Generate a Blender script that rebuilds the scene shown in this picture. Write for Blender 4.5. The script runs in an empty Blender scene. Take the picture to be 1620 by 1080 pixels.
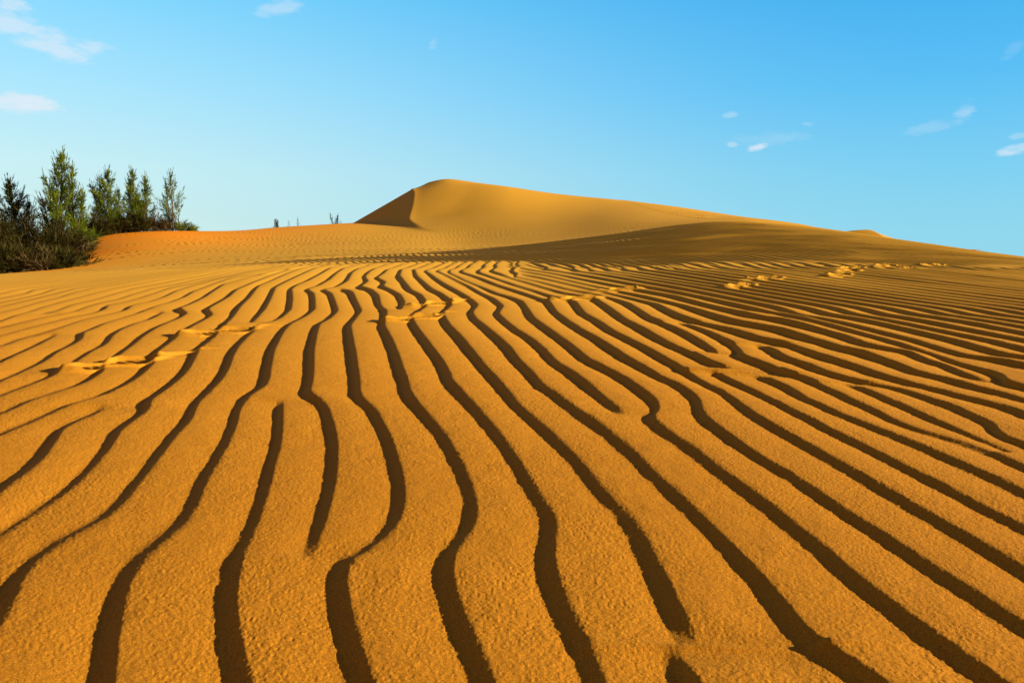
import bpy, math, random
import numpy as np

scene = bpy.context.scene
R = math.radians

# ---------------------------------------------------------------- camera, sky, sun, exposure
PITCH = math.atan(132 / 1271)
cam_d = bpy.data.cameras.new('camera'); cam = bpy.data.objects.new('camera', cam_d)
scene.collection.objects.link(cam); scene.camera = cam
cam_d.sensor_width = 36; cam_d.lens = 1271 / 1620 * 36; cam_d.clip_start = .02; cam_d.clip_end = 20000
cam.location = (0, 0, .55); cam.rotation_euler = (math.pi / 2 - PITCH, 0, 0)

EXPOSURE = 1.0
SUN_ELEV, SUN_AZ = 16.0, 92.0          # degrees; azimuth clockwise from the view direction (+Y)
scene.view_settings.view_transform = 'Standard'; scene.view_settings.look = 'None'
scene.view_settings.exposure = EXPOSURE; scene.view_settings.gamma = 1

world = bpy.data.worlds.new('World'); scene.world = world; world.use_nodes = True
nt = world.node_tree; nt.nodes.clear()
def N(tree, kind, **kw):
    n = tree.nodes.new(kind)
    for k, v in kw.items(): setattr(n, k, v)
    return n
def M(tree, op, a, b=None, c=None, clamp=False):
    n = tree.nodes.new('ShaderNodeMath'); n.operation = op; n.use_clamp = clamp
    for i, v in enumerate((a, b, c)):
        if v is None: continue
        if isinstance(v, (int, float)): n.inputs[i].default_value = v
        else: tree.links.new(v, n.inputs[i])
    return n.outputs[0]
def lin(c):
    return tuple(((v / 255 + .055) / 1.055) ** 2.4 if v / 255 > .04045 else v / 255 / 12.92 for v in c)
def mixc(tree, f, a, b):
    n = tree.nodes.new('ShaderNodeMix'); n.data_type = 'RGBA'
    for s, v in ((0, f), (6, a), (7, b)):
        if isinstance(v, (int, float)): n.inputs[s].default_value = v
        elif isinstance(v, tuple): n.inputs[s].default_value = (*v[:3], 1)
        else: tree.links.new(v, n.inputs[s])
    return n.outputs[2]
tc = N(nt, 'ShaderNodeTexCoord'); sep = N(nt, 'ShaderNodeSeparateXYZ'); nt.links.new(tc.outputs['Generated'], sep.inputs[0])
dx, dy, dz = sep.outputs
def ramp(tree, fac, stops):
    r = tree.nodes.new('ShaderNodeValToRGB'); e = r.color_ramp.elements
    while len(e) < len(stops): e.new(.5)
    for el, (p, c) in zip(e, stops): el.position = p; el.color = (*c, 1)
    tree.links.new(fac, r.inputs[0]); return r.outputs[0]
zc = M(nt, 'MAXIMUM', dz, 0.0)
left_sky = ramp(nt, zc, [(0, lin((208, 236, 230))), (.1, lin((200, 238, 243))), (.19, lin((168, 229, 253))), (.29, lin((124, 214, 255))), (.5, lin((88, 88, 132))), (1, lin((62, 54, 84)))])
right_sky = ramp(nt, zc, [(0, lin((140, 214, 236))), (.1, lin((115, 203, 240))), (.19, lin((80, 188, 243))), (.29, lin((54, 172, 238))), (.5, lin((80, 82, 128))), (1, lin((62, 54, 84)))])  # upper stops, above the frame, tinted purple to take green out of shadows
hor = M(nt, 'SQRT', M(nt, 'ADD', M(nt, 'MULTIPLY', dx, dx), M(nt, 'MULTIPLY', dy, dy)))
side = M(nt, 'DIVIDE', dx, M(nt, 'MAXIMUM', hor, .001))
mr = N(nt, 'ShaderNodeMapRange', interpolation_type='SMOOTHSTEP'); nt.links.new(side, mr.inputs[0])
mr.inputs[1].default_value = -.62; mr.inputs[2].default_value = .55
sky_col = mixc(nt, mr.outputs[0], left_sky, right_sky)
# unseen sky behind the camera: warm haze added to keep sand shadows brown
bk = N(nt, 'ShaderNodeMapRange', interpolation_type='SMOOTHSTEP'); nt.links.new(M(nt, 'DIVIDE', dy, M(nt, 'MAXIMUM', hor, .001)), bk.inputs[0])
bk.inputs[1].default_value = .45; bk.inputs[2].default_value = -.3
back_sky = ramp(nt, zc, [(0, lin((205, 165, 135))), (.2, lin((170, 140, 125))), (.5, lin((92, 88, 112))), (1, lin((62, 54, 84)))])
sky_col = mixc(nt, bk.outputs[0], sky_col, back_sky)
# thin high clouds, placed by compass bearing and height
az = M(nt, 'ARCTAN2', dx, dy); el = M(nt, 'ARCSINE', dz)
noi = N(nt, 'ShaderNodeTexNoise'); noi.inputs['Scale'].default_value = 26; noi.inputs['Detail'].default_value = 6; noi.inputs['Roughness'].default_value = .62
mp = N(nt, 'ShaderNodeMapping'); mp.inputs['Scale'].default_value = (1, 1, 3.2); nt.links.new(tc.outputs['Generated'], mp.inputs[0]); nt.links.new(mp.outputs[0], noi.inputs['Vector'])
nval = M(nt, 'SUBTRACT', noi.outputs[0], .5)
CLOUDS = [  # bearing, height, half length, half thickness (degrees), tilt, density
    (-31.0, 13.68, 1.54, 0.72, -17, 0.6),
    (-29.3, 12.8, 2.0, 0.56, -15, 0.6),
    (-27.2, 12.65, 1.39, 0.34, 2, 0.55),
    (-30.6, 9.07, 1.7, 0.41, -3, 0.8),
    (-31.9, 9.2, 0.71, 0.15, 6, 0.4),
    (-15.7, 15.97, 1.56, 0.36, 9, 0.38),
    (-5.4, 14.34, 0.33, 0.34, -37, 0.22),
    (16.7, 7.33, 0.6, 0.23, 8, 0.75),
    (15.1, 7.59, 0.37, 0.13, -7, 0.35),
    (17.3, 7.83, 2.37, 0.33, 0, 0.13),
    (14.8, 9.48, 0.57, 0.15, 5, 0.28),
    (19.8, 8.64, 0.43, 0.12, -8, 0.18),
    (28.8, 8.75, 0.79, 0.34, 50, 0.3),
    (27.2, 8.06, 1.67, 0.27, 12, 0.16),
    (31.5, 6.39, 0.94, 0.22, 6, 0.6),
    (31.7, 7.17, 0.56, 0.15, 5, 0.25),
    (31.2, 12.18, 0.66, 0.26, 40, 0.1)]
cov = None
for (a0, e0, rl, rt, tl, dn) in CLOUDS:
    u = M(nt, 'SUBTRACT', az, R(a0)); v = M(nt, 'SUBTRACT', el, R(e0)); c, s = math.cos(R(tl)), math.sin(R(tl))
    p = M(nt, 'MULTIPLY', M(nt, 'ADD', M(nt, 'MULTIPLY', u, c), M(nt, 'MULTIPLY', v, s)), 1 / R(rl * 1.15))
    q = M(nt, 'MULTIPLY', M(nt, 'SUBTRACT', M(nt, 'MULTIPLY', v, c), M(nt, 'MULTIPLY', u, s)), 1 / R(rt * 1.6))
    d = M(nt, 'ADD', M(nt, 'MULTIPLY', p, p), M(nt, 'MULTIPLY', q, q))
    d = M(nt, 'ADD', d, M(nt, 'MULTIPLY', nval, 4.2))
    m = N(nt, 'ShaderNodeMapRange', interpolation_type='SMOOTHERSTEP'); nt.links.new(d, m.inputs[0])
    m.inputs[1].default_value = 1.25; m.inputs[2].default_value = -.3; m.inputs[3].default_value = 0; m.inputs[4].default_value = dn
    cov = m.outputs[0] if cov is None else M(nt, 'MAXIMUM', cov, m.outputs[0])
sky_col = mixc(nt, cov, sky_col, lin((226, 236, 246)))
nish = N(nt, 'ShaderNodeTexSky', sky_type='NISHITA'); nish.sun_disc = False
nish.sun_elevation = R(SUN_ELEV); nish.sun_rotation = R(SUN_AZ)
bg1 = N(nt, 'ShaderNodeBackground'); bg1.inputs[1].default_value = .005; nt.links.new(nish.outputs[0], bg1.inputs[0])
bg2 = N(nt, 'ShaderNodeBackground'); bg2.inputs[1].default_value = .97 * .5 ** EXPOSURE; nt.links.new(sky_col, bg2.inputs[0])
ad = N(nt, 'ShaderNodeAddShader'); nt.links.new(bg1.outputs[0], ad.inputs[0]); nt.links.new(bg2.outputs[0], ad.inputs[1])
wo = N(nt, 'ShaderNodeOutputWorld'); nt.links.new(ad.outputs[0], wo.inputs[0])

sun_d = bpy.data.lights.new('sun', 'SUN'); sun = bpy.data.objects.new('sun', sun_d); scene.collection.objects.link(sun)
sun_d.energy = 5.0; sun_d.angle = R(1.0); sun_d.color = (1, .83, .58)
sun.rotation_euler = (R(90 - SUN_ELEV), 0, R(180 - SUN_AZ))
sun.location = (20, -5, 8)

# ---------------------------------------------------------------- measured terrain: control heights and ripple crests
BASE_S = [-1.1838, -0.7918, -0.635, -0.5723, -0.5292, -0.4782, -0.4351, -0.3841, -0.2822, -0.2117, -0.149, -0.1254, -0.0706, -0.0078, .0706, .149, .2665, .3841, .5017, .635, .8545, 1.1681]
BASE_Y = [0.3, 1, 2, 3, 4, 5.5, 7.5, 10, 13, 17, 22, 28, 35, 42, 50, 55, 60, 75, 95]
BASE_Z = [[0.017, .017, .017, .017, .017, .017, .017, .017, .017, .017, .017, .017, .017, .017, .017, .017, .017, .017, .017, .017, .017, .017], [0.058, .058, .058, .058, .058, .058, .058, .058, .058, .058, .058, .058, .058, .058, .058, .058, .058, .058, .058, .058, .058, .058], [0.115, .115, .115, .115, .115, .115, .115, .115, .115, .115, .115, .115, .115, .115, .115, .115, .115, .115, .115, .115, .115, .115], [0.173, .173, .173, .173, .173, .173, .173, .173, .173, .173, .173, .173, .173, .173, .173, .173, .173, .173, .173, .173, .173, .173], [0.23, .23, .23, .23, .23, .23, .23, .23, .23, .23, .23, .23, .23, .23, .23, .23, .23, .23, .23, .23, .23, .23], [0.307, .307, .307, .307, .307, .307, .316, .316, .316, .316, .316, .316, .316, .316, .316, .316, .316, .316, .316, .316, .316, .316], [0.433, .38, .374, .38, .386, .398, .401, .404, .421, .427, .433, .433, .433, .433, .436, .442, .451, .456, .451, .433, .398, .363], [0.417, .355, .367, .39, .406, .425, .441, .457, .492, .499, .507, .511, .519, .523, .546, .577, .612, .62, .597, .527, .363, .269], [0.1, .1, .286, .317, .337, .368, .398, .428, .499, .54, .56, .565, .585, .626, .681, .772, .853, .853, .767, .575, .256, .0], [-0.6, -0.2, .205, .245, .298, .378, .431, .484, .576, .629, .656, .669, .676, .775, .893, 1.051, 1.222, 1.13, .887, .537, -0.2, -0.4], [-1.2, -0.4, .258, .379, .601, .738, .789, .789, .789, .841, .858, .875, .789, .875, 1.028, 1.233, 1.539, 1.335, .926, .3, -0.4, -0.6], [-1.5, -0.5, .376, .724, 1.137, 1.289, 1.376, 1.267, 1.202, 1.224, 1.202, 1.224, 1.115, 1.289, 1.462, 1.787, 1.895, 1.57, .7, .1, -0.6, -0.8], [-1.5, -0.5, .496, .958, 1.474, 1.609, 1.717, 1.69, 1.772, 1.772, 1.69, 1.69, 1.758, 1.961, 2.123, 2.446, 2.298, 1.845, .4, -0.2, -0.8, -1.0], [-1.5, -0.5, .3, .6, .9, 1.1, 1.3, 1.5, 2.178, 2.308, 2.178, 2.21, 2.826, 3.052, 2.987, 3.149, 2.729, 2.081, .0, -0.4, -1.0, -1.2], [-1.6, -0.6, .2, .5, .7, .8, 1.0, 1.2, 2.0, 2.7, 2.681, 2.797, 4.774, 4.755, 4.181, 4.008, 3.144, 1.7, .0, -0.6, -1.2, -1.4], [-1.7, -0.7, .1, .35, .55, .6, .75, .95, 1.7, 2.35, 2.341, 2.498, 5.827, 5.365, 4.839, 4.396, 2.872, 1.35, .0, -0.7, -1.3, -1.5], [-1.8, -0.8, .0, .2, .4, .4, .5, .7, 1.4, 2.0, 2.0, 2.2, 4.8, 4.6, 4.2, 3.8, 2.6, 1.0, .0, -0.8, -1.4, -1.6], [-2.0, -1.0, -0.5, -0.5, -0.5, -0.5, -0.5, -0.5, .0, .0, .0, .0, 2.0, 1.5, 1.5, 1.0, .5, .0, -0.5, -1.0, -2.0, -2.0], [-2.5, -1.5, -1.0, -1.0, -1.0, -1.0, -1.0, -1.0, -1.0, -1.0, -1.0, -1.0, .0, .0, .0, .0, -1.0, -1.0, -1.5, -2.0, -2.5, -2.5]]
WIND_Y = [30, 36, 41, 45, 50, 52, 56, 58, 62, 95]
WIND_S = [-0.3186, -0.1943, -0.1321, -0.1204, -0.1049, -0.0932, -0.0816, -0.0699, -0.0389, -0.0078, .0699]
WIND_Z = [[1.458, 1.458, 1.458, 1.458, 1.481, 1.504, 1.527, 1.539, 1.609, 1.667, 1.806], [1.806, 1.806, 1.806, 1.806, 1.834, 1.862, 1.89, 1.904, 1.987, 2.057, 2.223], [2.519, 2.519, 2.519, 2.503, 2.55, 2.582, 2.614, 2.645, 2.74, 2.803, 2.835], [3.472, 3.472, 3.472, 3.472, 3.542, 3.576, 3.611, 3.628, 3.697, 3.714, 3.369], [4.64, 4.64, 4.64, 4.564, 4.698, 4.774, 4.813, 4.832, 4.832, 4.774, 4.181], [5.043, 5.043, 5.043, 4.884, 5.063, 5.182, 5.241, 5.241, 5.202, 5.063, 4.485], [5.645, 5.645, 5.645, 5.517, 5.709, 5.901, 6.03, 5.966, 5.688, 5.452, 4.917], [5.345, 5.345, 5.345, 5.217, 5.409, 5.601, 5.73, 5.666, 5.388, 5.152, 4.617], [3.445, 3.445, 3.445, 3.317, 3.509, 3.701, 3.83, 3.766, 3.488, 3.252, 2.717], [-3.355, -3.355, -3.355, -3.483, -3.291, -3.099, -2.97, -3.034, -3.312, -3.548, -4.083]]
# ripple crest lines on the sand, in metres, near end first: x,y x,y ...
CRESTS = """
- S - -1.515,2.389 -1.509,2.497 -1.509,2.619 -1.538,2.775 -1.585,2.923 -1.625,3.088 -1.657,3.272 -1.734,3.477 -1.783,3.663 -1.807,3.869 -1.804,4.034 -1.867,4.319
- - - -1.373,2.163 -1.379,2.215 -1.383,2.288 -1.370,2.367 -1.358,2.432 -1.347,2.520 -1.374,2.670 -1.469,2.910 -1.482,3.020 -1.535,3.233 -1.596,3.477 -1.652,3.762 -1.676,4.034 -1.703,4.217 -1.839,4.435 -1.855,4.637 -1.928,5.069 -2.043,5.541 -2.166,6.067 -2.171,6.362 -2.187,6.964
- - - -1.244,1.958 -1.246,1.987 -1.241,2.038 -1.244,2.128 -1.245,2.205 -1.237,2.254 -1.226,2.274 -1.210,2.288 -1.200,2.367 -1.206,2.497 -1.231,2.670 -1.280,2.863 -1.361,3.051 -1.395,3.233 -1.445,3.477 -1.489,3.706 -1.526,3.974 -1.556,4.180 -1.662,4.383 -1.709,4.637 -1.779,5.069 -1.907,5.591 -1.988,6.333 -2.089,7.142 -2.172,7.901
- S - -0.998,1.567 -1.007,1.646 -1.025,1.721 -1.062,1.826 -1.091,1.903 -1.123,1.972 -1.131,2.038 -1.127,2.090 -1.119,2.140 -1.130,2.211
- - - -0.863,1.353 -0.861,1.396 -0.861,1.464 -0.867,1.560 -0.883,1.636 -0.903,1.731 -0.938,1.864 -0.973,1.972 -0.981,2.047 -0.988,2.143 -1.010,2.215 -1.037,2.288 -1.049,2.410 -1.068,2.546 -1.104,2.722 -1.162,2.923 -1.231,3.157 -1.277,3.451 -1.367,3.835 -1.438,4.149 -1.537,4.562 -1.646,5.062 -1.791,5.641 -1.850,5.898 -1.882,6.315 -1.969,7.016 -2.107,8.187
- - E -1.272,3.927 -1.296,4.088 -1.321,4.217 -1.357,4.416 -1.490,4.972 -1.676,5.700 -1.732,6.222 -1.826,7.100 -1.962,8.151
- - - -0.698,1.091 -0.712,1.121 -0.733,1.170 -0.742,1.209 -0.746,1.249 -0.745,1.306 -0.729,1.345 -0.721,1.388 -0.719,1.417 -0.728,1.481 -0.749,1.576 -0.768,1.688 -0.799,1.837 -0.820,1.958 -0.838,2.078 -0.890,2.251 -0.910,2.410 -0.934,2.569 -0.982,2.775 -1.051,3.020 -1.100,3.233 -1.142,3.477 -1.166,3.657 -1.200,3.835 -1.179,3.916 -1.176,4.118 -1.214,4.416 -1.356,4.965 -1.529,5.574 -1.565,5.872 -1.578,6.287 -1.667,7.079 -1.810,8.115
- - - -0.465,0.901 -0.492,0.959 -0.513,1.013 -0.537,1.073 -0.556,1.121 -0.566,1.170 -0.577,1.214 -0.574,1.262 -0.570,1.311 -0.569,1.373 -0.584,1.457 -0.605,1.542 -0.626,1.636 -0.647,1.765 -0.671,1.889 -0.705,2.032 -0.748,2.179 -0.769,2.319 -0.768,2.432 -0.762,2.475 -0.796,2.619 -0.854,2.833 -0.919,3.088 -0.975,3.351 -1.036,3.657 -1.065,3.892 -1.063,4.155 -1.083,4.416 -1.219,4.965 -1.300,5.269 -1.418,5.566 -1.390,5.863 -1.432,6.352 -1.538,7.058 -1.646,7.936
- S - -0.308,0.901 -0.324,0.938 -0.344,0.978 -0.368,1.039 -0.392,1.101 -0.402,1.139 -0.416,1.198 -0.431,1.262 -0.438,1.331 -0.455,1.425 -0.455,1.434 -0.480,1.560 -0.510,1.698 -0.540,1.850 -0.572,1.972 -0.610,2.112 -0.660,2.288
- - E -0.316,1.240 -0.322,1.298 -0.327,1.359 -0.330,1.425 -0.334,1.427 -0.346,1.524 -0.363,1.636 -0.389,1.765 -0.417,1.889 -0.461,2.047 -0.513,2.215 -0.558,2.308 -0.606,2.378 -0.631,2.520 -0.677,2.722 -0.757,3.051 -0.839,3.431 -0.920,3.835 -0.913,4.034 -0.941,4.344 -1.036,4.714 -1.170,5.222 -1.304,5.550 -1.234,5.675 -1.261,6.185 -1.418,7.153 -1.491,7.901
- S - -0.164,0.901 -0.177,0.935 -0.193,0.975 -0.211,1.030 -0.227,1.083 -0.244,1.144 -0.252,1.198 -0.250,1.232 -0.234,1.252 -0.220,1.286 -0.203,1.325 -0.197,1.373 -0.196,1.425 -0.200,1.472 -0.211,1.560 -0.230,1.656 -0.261,1.788 -0.293,1.918 -0.337,2.062 -0.377,2.195 -0.418,2.271 -0.453,2.367 -0.476,2.497 -0.531,2.750 -0.597,3.051 -0.675,3.391 -0.758,3.762 -0.785,4.034 -0.813,4.344 -0.926,4.791 -1.057,5.324 -1.170,5.558
- - - -0.023,0.904 -0.035,0.949 -0.048,0.998 -0.064,1.047 -0.075,1.101 -0.087,1.154 -0.092,1.209 -0.091,1.254 -0.074,1.298 -0.062,1.359 -0.060,1.425 -0.067,1.490 -0.079,1.576 -0.099,1.678 -0.125,1.788 -0.159,1.929 -0.207,2.078 -0.259,2.231 -0.310,2.410 -0.322,2.497 -0.369,2.722 -0.429,3.020 -0.510,3.391 -0.598,3.762 -0.625,3.974 -0.671,4.312 -0.752,4.596 -0.846,5.099 -0.953,5.476 -1.070,5.691 -1.101,6.176 -1.213,6.651 -1.279,7.238 -1.330,7.866
- - E -0.611,4.429 -0.628,4.714 -0.713,5.145 -0.808,5.444 -0.917,5.717 -0.956,6.103 -1.091,6.505 -1.114,7.006 -1.182,7.704
- - - .106,0.904 .103,0.959 .094,0.998 .084,1.047 .078,1.101 .071,1.159 .067,1.225 .073,1.286 .081,1.353 .078,1.425 .072,1.434 .059,1.497 .045,1.576 .019,1.721 -0.007,1.850 -0.042,2.002 -0.087,2.179 -0.139,2.367 -0.201,2.592 -0.198,2.619 -0.249,2.893 -0.312,3.157 -0.386,3.477 -0.459,3.812 -0.507,4.094 -0.497,4.280 -0.481,4.556 -0.521,4.834 -0.581,5.145 -0.680,5.444 -0.797,6.031 -0.936,6.721 -1.052,7.693
- - E .239,0.975 .239,0.998 .237,1.030 .234,1.069 .234,1.116 .233,1.165 .230,1.219 .227,1.286 .224,1.359 .213,1.425 .196,1.472 .182,1.551 .168,1.636 .154,1.721 .129,1.826 .097,1.958 .059,2.093 .026,2.215 -0.002,2.367 -0.046,2.592 -0.083,2.750 -0.136,3.020 -0.209,3.391 -0.298,3.812 -0.341,4.094 -0.361,4.312 -0.341,4.596 -0.393,4.958 -0.458,5.238 -0.552,5.550 -0.649,6.031 -0.790,6.711 -0.928,7.670
- S - .214,0.901 .209,0.935 .204,0.962
- - - .423,0.914 .411,0.938 .397,0.963 .389,0.998 .384,1.039 .384,1.078 .385,1.096 .382,1.139 .375,1.187 .369,1.238 .361,1.298 .351,1.359 .340,1.425 .334,1.464 .321,1.542 .304,1.626 .294,1.708 .279,1.802 .261,1.889 .234,2.002 .203,2.112 .165,2.251 .127,2.410 .104,2.453 .069,2.694 .026,2.923 .001,3.125 -0.048,3.391 -0.113,3.712 -0.181,4.034 -0.210,4.280 -0.191,4.596 -0.257,4.965 -0.355,5.387 -0.467,5.837 -0.607,6.457 -0.795,7.412
- - E .312,2.137 .289,2.231 .269,2.346 .241,2.520 .208,2.694 .162,2.863 .131,3.125 .086,3.391 .026,3.636 -0.020,3.892 -0.070,4.217 -0.046,4.562 -0.111,4.965 -0.205,5.340 -0.306,5.837 -0.474,6.534 -0.686,7.412
- - - .572,0.904 .562,0.931 .558,0.967 .549,1.001 .543,1.042 .536,1.083 .528,1.126 .520,1.170 .517,1.225 .512,1.292 .498,1.353 .492,1.440 .479,1.497 .468,1.567 .449,1.656 .435,1.754 .419,1.850 .397,1.929 .379,2.032 .373,2.093 .409,2.179 .420,2.271 .407,2.389 .395,2.475 .369,2.619 .332,2.750 .281,2.923 .251,3.157 .214,3.391 .171,3.663 .114,4.034 .091,4.416 .064,4.791 .006,5.009 -0.099,5.284 -0.224,5.777 -0.370,6.305 -0.543,7.079
- - - .689,1.001 .683,1.025 .680,1.059 .671,1.086 .670,1.126 .663,1.165 .651,1.203 .647,1.262 .638,1.311 .627,1.373 .614,1.425 .607,1.506 .595,1.567 .589,1.636 .573,1.678 .561,1.741 .546,1.826 .536,1.929 .522,2.032 .518,2.143 .546,2.288 .544,2.410 .527,2.520 .494,2.619 .467,2.775 .430,2.953 .401,3.157 .368,3.391 .326,3.614 .281,3.921 .241,4.280 .224,4.791 .127,5.160 .026,5.492 -0.114,5.959 -0.256,6.534 -0.438,7.174
- - - .790,1.159 .793,1.182 .787,1.225 .782,1.273 .774,1.331 .762,1.410 .752,1.472 .747,1.542 .735,1.607 .728,1.678 .713,1.754 .701,1.850 .687,1.929 .675,2.002 .659,2.128 .654,2.251 .645,2.410 .617,2.520 .599,2.670 .588,2.804 .565,2.953 .539,3.157 .495,3.391 .454,3.614 .428,3.921 .383,4.217 .379,4.777 .265,5.054 .165,5.444 .026,5.898 -0.126,6.457 -0.279,7.079
- - E .764,2.734 .742,2.775 .719,2.863 .696,3.020 .658,3.195 .629,3.391 .605,3.663 .567,3.974 .548,4.416 .514,4.958 .341,5.340 .187,5.872 .026,6.428 -0.174,7.282
- S - .898,1.331 .898,1.353 .889,1.402 .878,1.449 .877,1.506 .869,1.560 .861,1.626 .847,1.688 .841,1.765 .829,1.837 .817,1.918 .801,1.987 .795,2.093 .775,2.195 .765,2.288 .738,2.432 .715,2.546 .689,2.694
- - E .794,3.051 .791,3.195 .784,3.391 .769,3.614 .741,3.812 .702,4.034 .694,4.344 .679,4.672 .642,4.892 .557,5.191 .378,5.599 .207,6.157 .026,6.612
- S - 1.008,1.506 1.009,1.533 1.006,1.595 .996,1.646 .989,1.698 .976,1.765 .962,1.837 .949,1.903 .934,1.972 .918,2.047 .893,2.128 .880,2.231 .861,2.329 .863,2.475 .846,2.546 .820,2.646
- S - 1.108,1.665 1.105,1.688 1.103,1.765 1.091,1.818 1.077,1.873 1.056,1.926 1.037,1.958 1.019,2.002 1.007,2.062 1.006,2.163 .995,2.271 .987,2.389 .975,2.497 .970,2.611 .933,2.670 .911,2.771 .887,2.893 .862,2.980 .888,3.088 .903,3.233 .901,3.351 .886,3.566 .858,3.762 .817,3.892
- S - 1.123,2.032 1.114,2.078 1.113,2.179 1.104,2.271 1.096,2.367 1.092,2.457 1.066,2.527
- S - 1.216,1.837 1.203,1.864 1.197,1.918 1.204,1.958 1.240,2.017 1.246,2.062 1.241,2.128 1.245,2.215 1.230,2.288 1.219,2.378 1.198,2.453 1.154,2.509 1.119,2.557 1.093,2.619 1.064,2.694 1.049,2.833 1.015,2.953 1.028,3.125 1.006,3.238
- - - 1.389,2.112 1.393,2.195 1.382,2.251 1.358,2.288 1.331,2.357 1.313,2.432 1.278,2.497 1.257,2.557 1.233,2.642 1.216,2.775 1.185,2.893 1.152,3.038 1.133,3.214 1.087,3.311 1.045,3.391 1.012,3.566 .964,3.712 .910,3.864 .890,3.945 .866,4.094 .848,4.344 .839,4.637 .721,5.047 .584,5.460 .423,5.951 .243,6.495 .026,7.069
- - - 1.499,2.288 1.484,2.346 1.475,2.410 1.442,2.453 1.433,2.546 1.410,2.619 1.374,2.694 1.373,2.804 1.359,2.923 1.344,3.051 1.307,3.125 1.288,3.272 1.246,3.391 1.231,3.545 1.198,3.663 1.169,3.712 1.117,3.812 1.071,3.921 1.043,4.094 1.010,4.344 .978,4.562 .935,4.714 .825,5.077 .675,5.509 .500,6.040 .292,6.771 .026,7.490
- - E 1.545,2.550 1.530,2.592 1.522,2.670 1.539,2.804 1.521,2.923 1.537,3.088 1.476,3.157 1.437,3.272 1.432,3.436 1.397,3.614 1.358,3.812 1.305,4.004 1.258,4.006 1.198,4.249 1.112,4.596 1.019,5.047 .877,5.411 .716,5.854 .528,6.399 .306,7.142 .026,7.913
- - - 1.606,2.450 1.582,2.475 1.567,2.520 1.619,2.619 1.616,2.714 1.595,2.804 1.596,2.910 1.609,3.038 1.598,3.125 1.593,3.272 1.568,3.436 1.540,3.614 1.512,3.841 1.474,4.034 1.422,4.217 1.372,4.268 1.287,4.576 1.196,4.958 1.077,5.348 .927,5.734 .760,6.231 .562,6.831 .321,7.523
right - - 1.810,2.791 1.787,2.893 1.747,2.953 1.704,3.002 1.695,3.157 1.686,3.331 1.662,3.477 1.632,3.663 1.600,3.852 1.553,4.034 1.495,4.186 1.487,4.416 1.461,4.556 1.367,4.870 1.263,5.245 1.137,5.658 .983,6.094 .808,6.641 .594,7.249
- - - -1.643,2.592 -1.660,2.722 -1.689,2.893 -1.754,3.088 -1.779,3.233 -1.818,3.391 -1.900,3.545 -1.913,3.663 -1.952,3.869 -1.963,4.100 -1.991,4.357 -2.019,4.576 -2.021,4.770 -2.061,5.077 -2.165,5.492 -2.252,6.076 -2.334,6.721 -2.258,7.016 -2.200,7.018
- - - -2.047,3.233 -2.079,3.391 -2.083,3.498 -2.067,3.566 -2.099,3.790 -2.128,3.986 -2.118,4.198 -2.116,4.403 -2.182,4.624 -2.165,4.820 -2.203,5.130 -2.311,5.558 -2.371,6.013 -2.414,6.476
- S - -1.833,2.893 -1.858,2.989 -1.899,3.157 -1.949,3.351 -1.995,3.514
- - - -2.214,3.498 -2.216,3.614 -2.232,3.762 -2.236,3.898 -2.249,4.106 -2.228,4.268 -2.249,4.442 -2.345,4.658 -2.314,4.834 -2.341,5.099 -2.385,5.379 -2.466,5.820
- - - -2.380,3.762 -2.384,3.927 -2.379,4.106 -2.358,4.230 -2.377,4.403 -2.427,4.596 -2.448,4.798 -2.445,5.024 -2.504,5.340 -2.553,5.708
- - E -2.497,4.268 -2.489,4.403 -2.565,4.700 -2.573,4.892 -2.590,5.077 -2.650,5.403 -2.705,5.768
- - - -2.518,3.980 -2.559,4.137 -2.603,4.331 -2.671,4.596 -2.712,4.849 -2.759,5.130 -2.805,5.436 -2.844,5.751
- - - -2.739,4.331 -2.766,4.515 -2.846,4.849 -2.884,5.137 -2.986,5.492 -3.040,5.846
- - - -2.932,4.637 -2.970,4.849 -3.025,5.137 -3.094,5.492 -3.157,5.828
- - - -3.074,4.863 -3.087,5.039 -3.165,5.411 -3.281,5.785
- - - -3.248,5.137 -3.254,5.245 -3.285,5.452 -3.399,5.734
left - - -3.426,5.419 -3.513,5.700
"""

# ---------------------------------------------------------------- terrain maths
def smooth(a, b, x):
    t = np.clip((x - a) / (b - a), 0, 1); return t * t * (3 - 2 * t)

def _hash(i, j, seed):
    h = (i.astype(np.uint32) * np.uint32(374761393)) ^ (j.astype(np.uint32) * np.uint32(668265263)) ^ np.uint32(seed * 2246822519 & 0xffffffff)
    h = (h ^ (h >> np.uint32(13))) * np.uint32(1274126177)
    h = h ^ (h >> np.uint32(16))
    return (h & np.uint32(0xffffff)).astype(np.float32) / np.float32(8388607.5) - np.float32(1)

def vnoise(x, y, seed=1):
    xi = np.floor(x); yi = np.floor(y)
    fx = (x - xi).astype(np.float32); fy = (y - yi).astype(np.float32)
    xi = xi.astype(np.int64); yi = yi.astype(np.int64)
    fx = fx * fx * (3 - 2 * fx); fy = fy * fy * (3 - 2 * fy)
    a = _hash(xi, yi, seed); b = _hash(xi + 1, yi, seed)
    c = _hash(xi, yi + 1, seed); d = _hash(xi + 1, yi + 1, seed)
    return (a + (b - a) * fx) * (1 - fy) + (c + (d - c) * fx) * fy

def blur_axis(a, sig, axis):
    r = int(math.ceil(sig * 3)); k = np.exp(-.5 * (np.arange(-r, r + 1) / sig) ** 2); k /= k.sum()
    pad = [(0, 0)] * a.ndim; pad[axis] = (r, r); p = np.pad(a, pad, mode='edge')
    out = np.zeros(a.shape, dtype=a.dtype); n = a.shape[axis]
    for i, w in enumerate(k):
        sl = [slice(None)] * a.ndim; sl[axis] = slice(i, i + n); out += a.dtype.type(w) * p[tuple(sl)]
    return out

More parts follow.
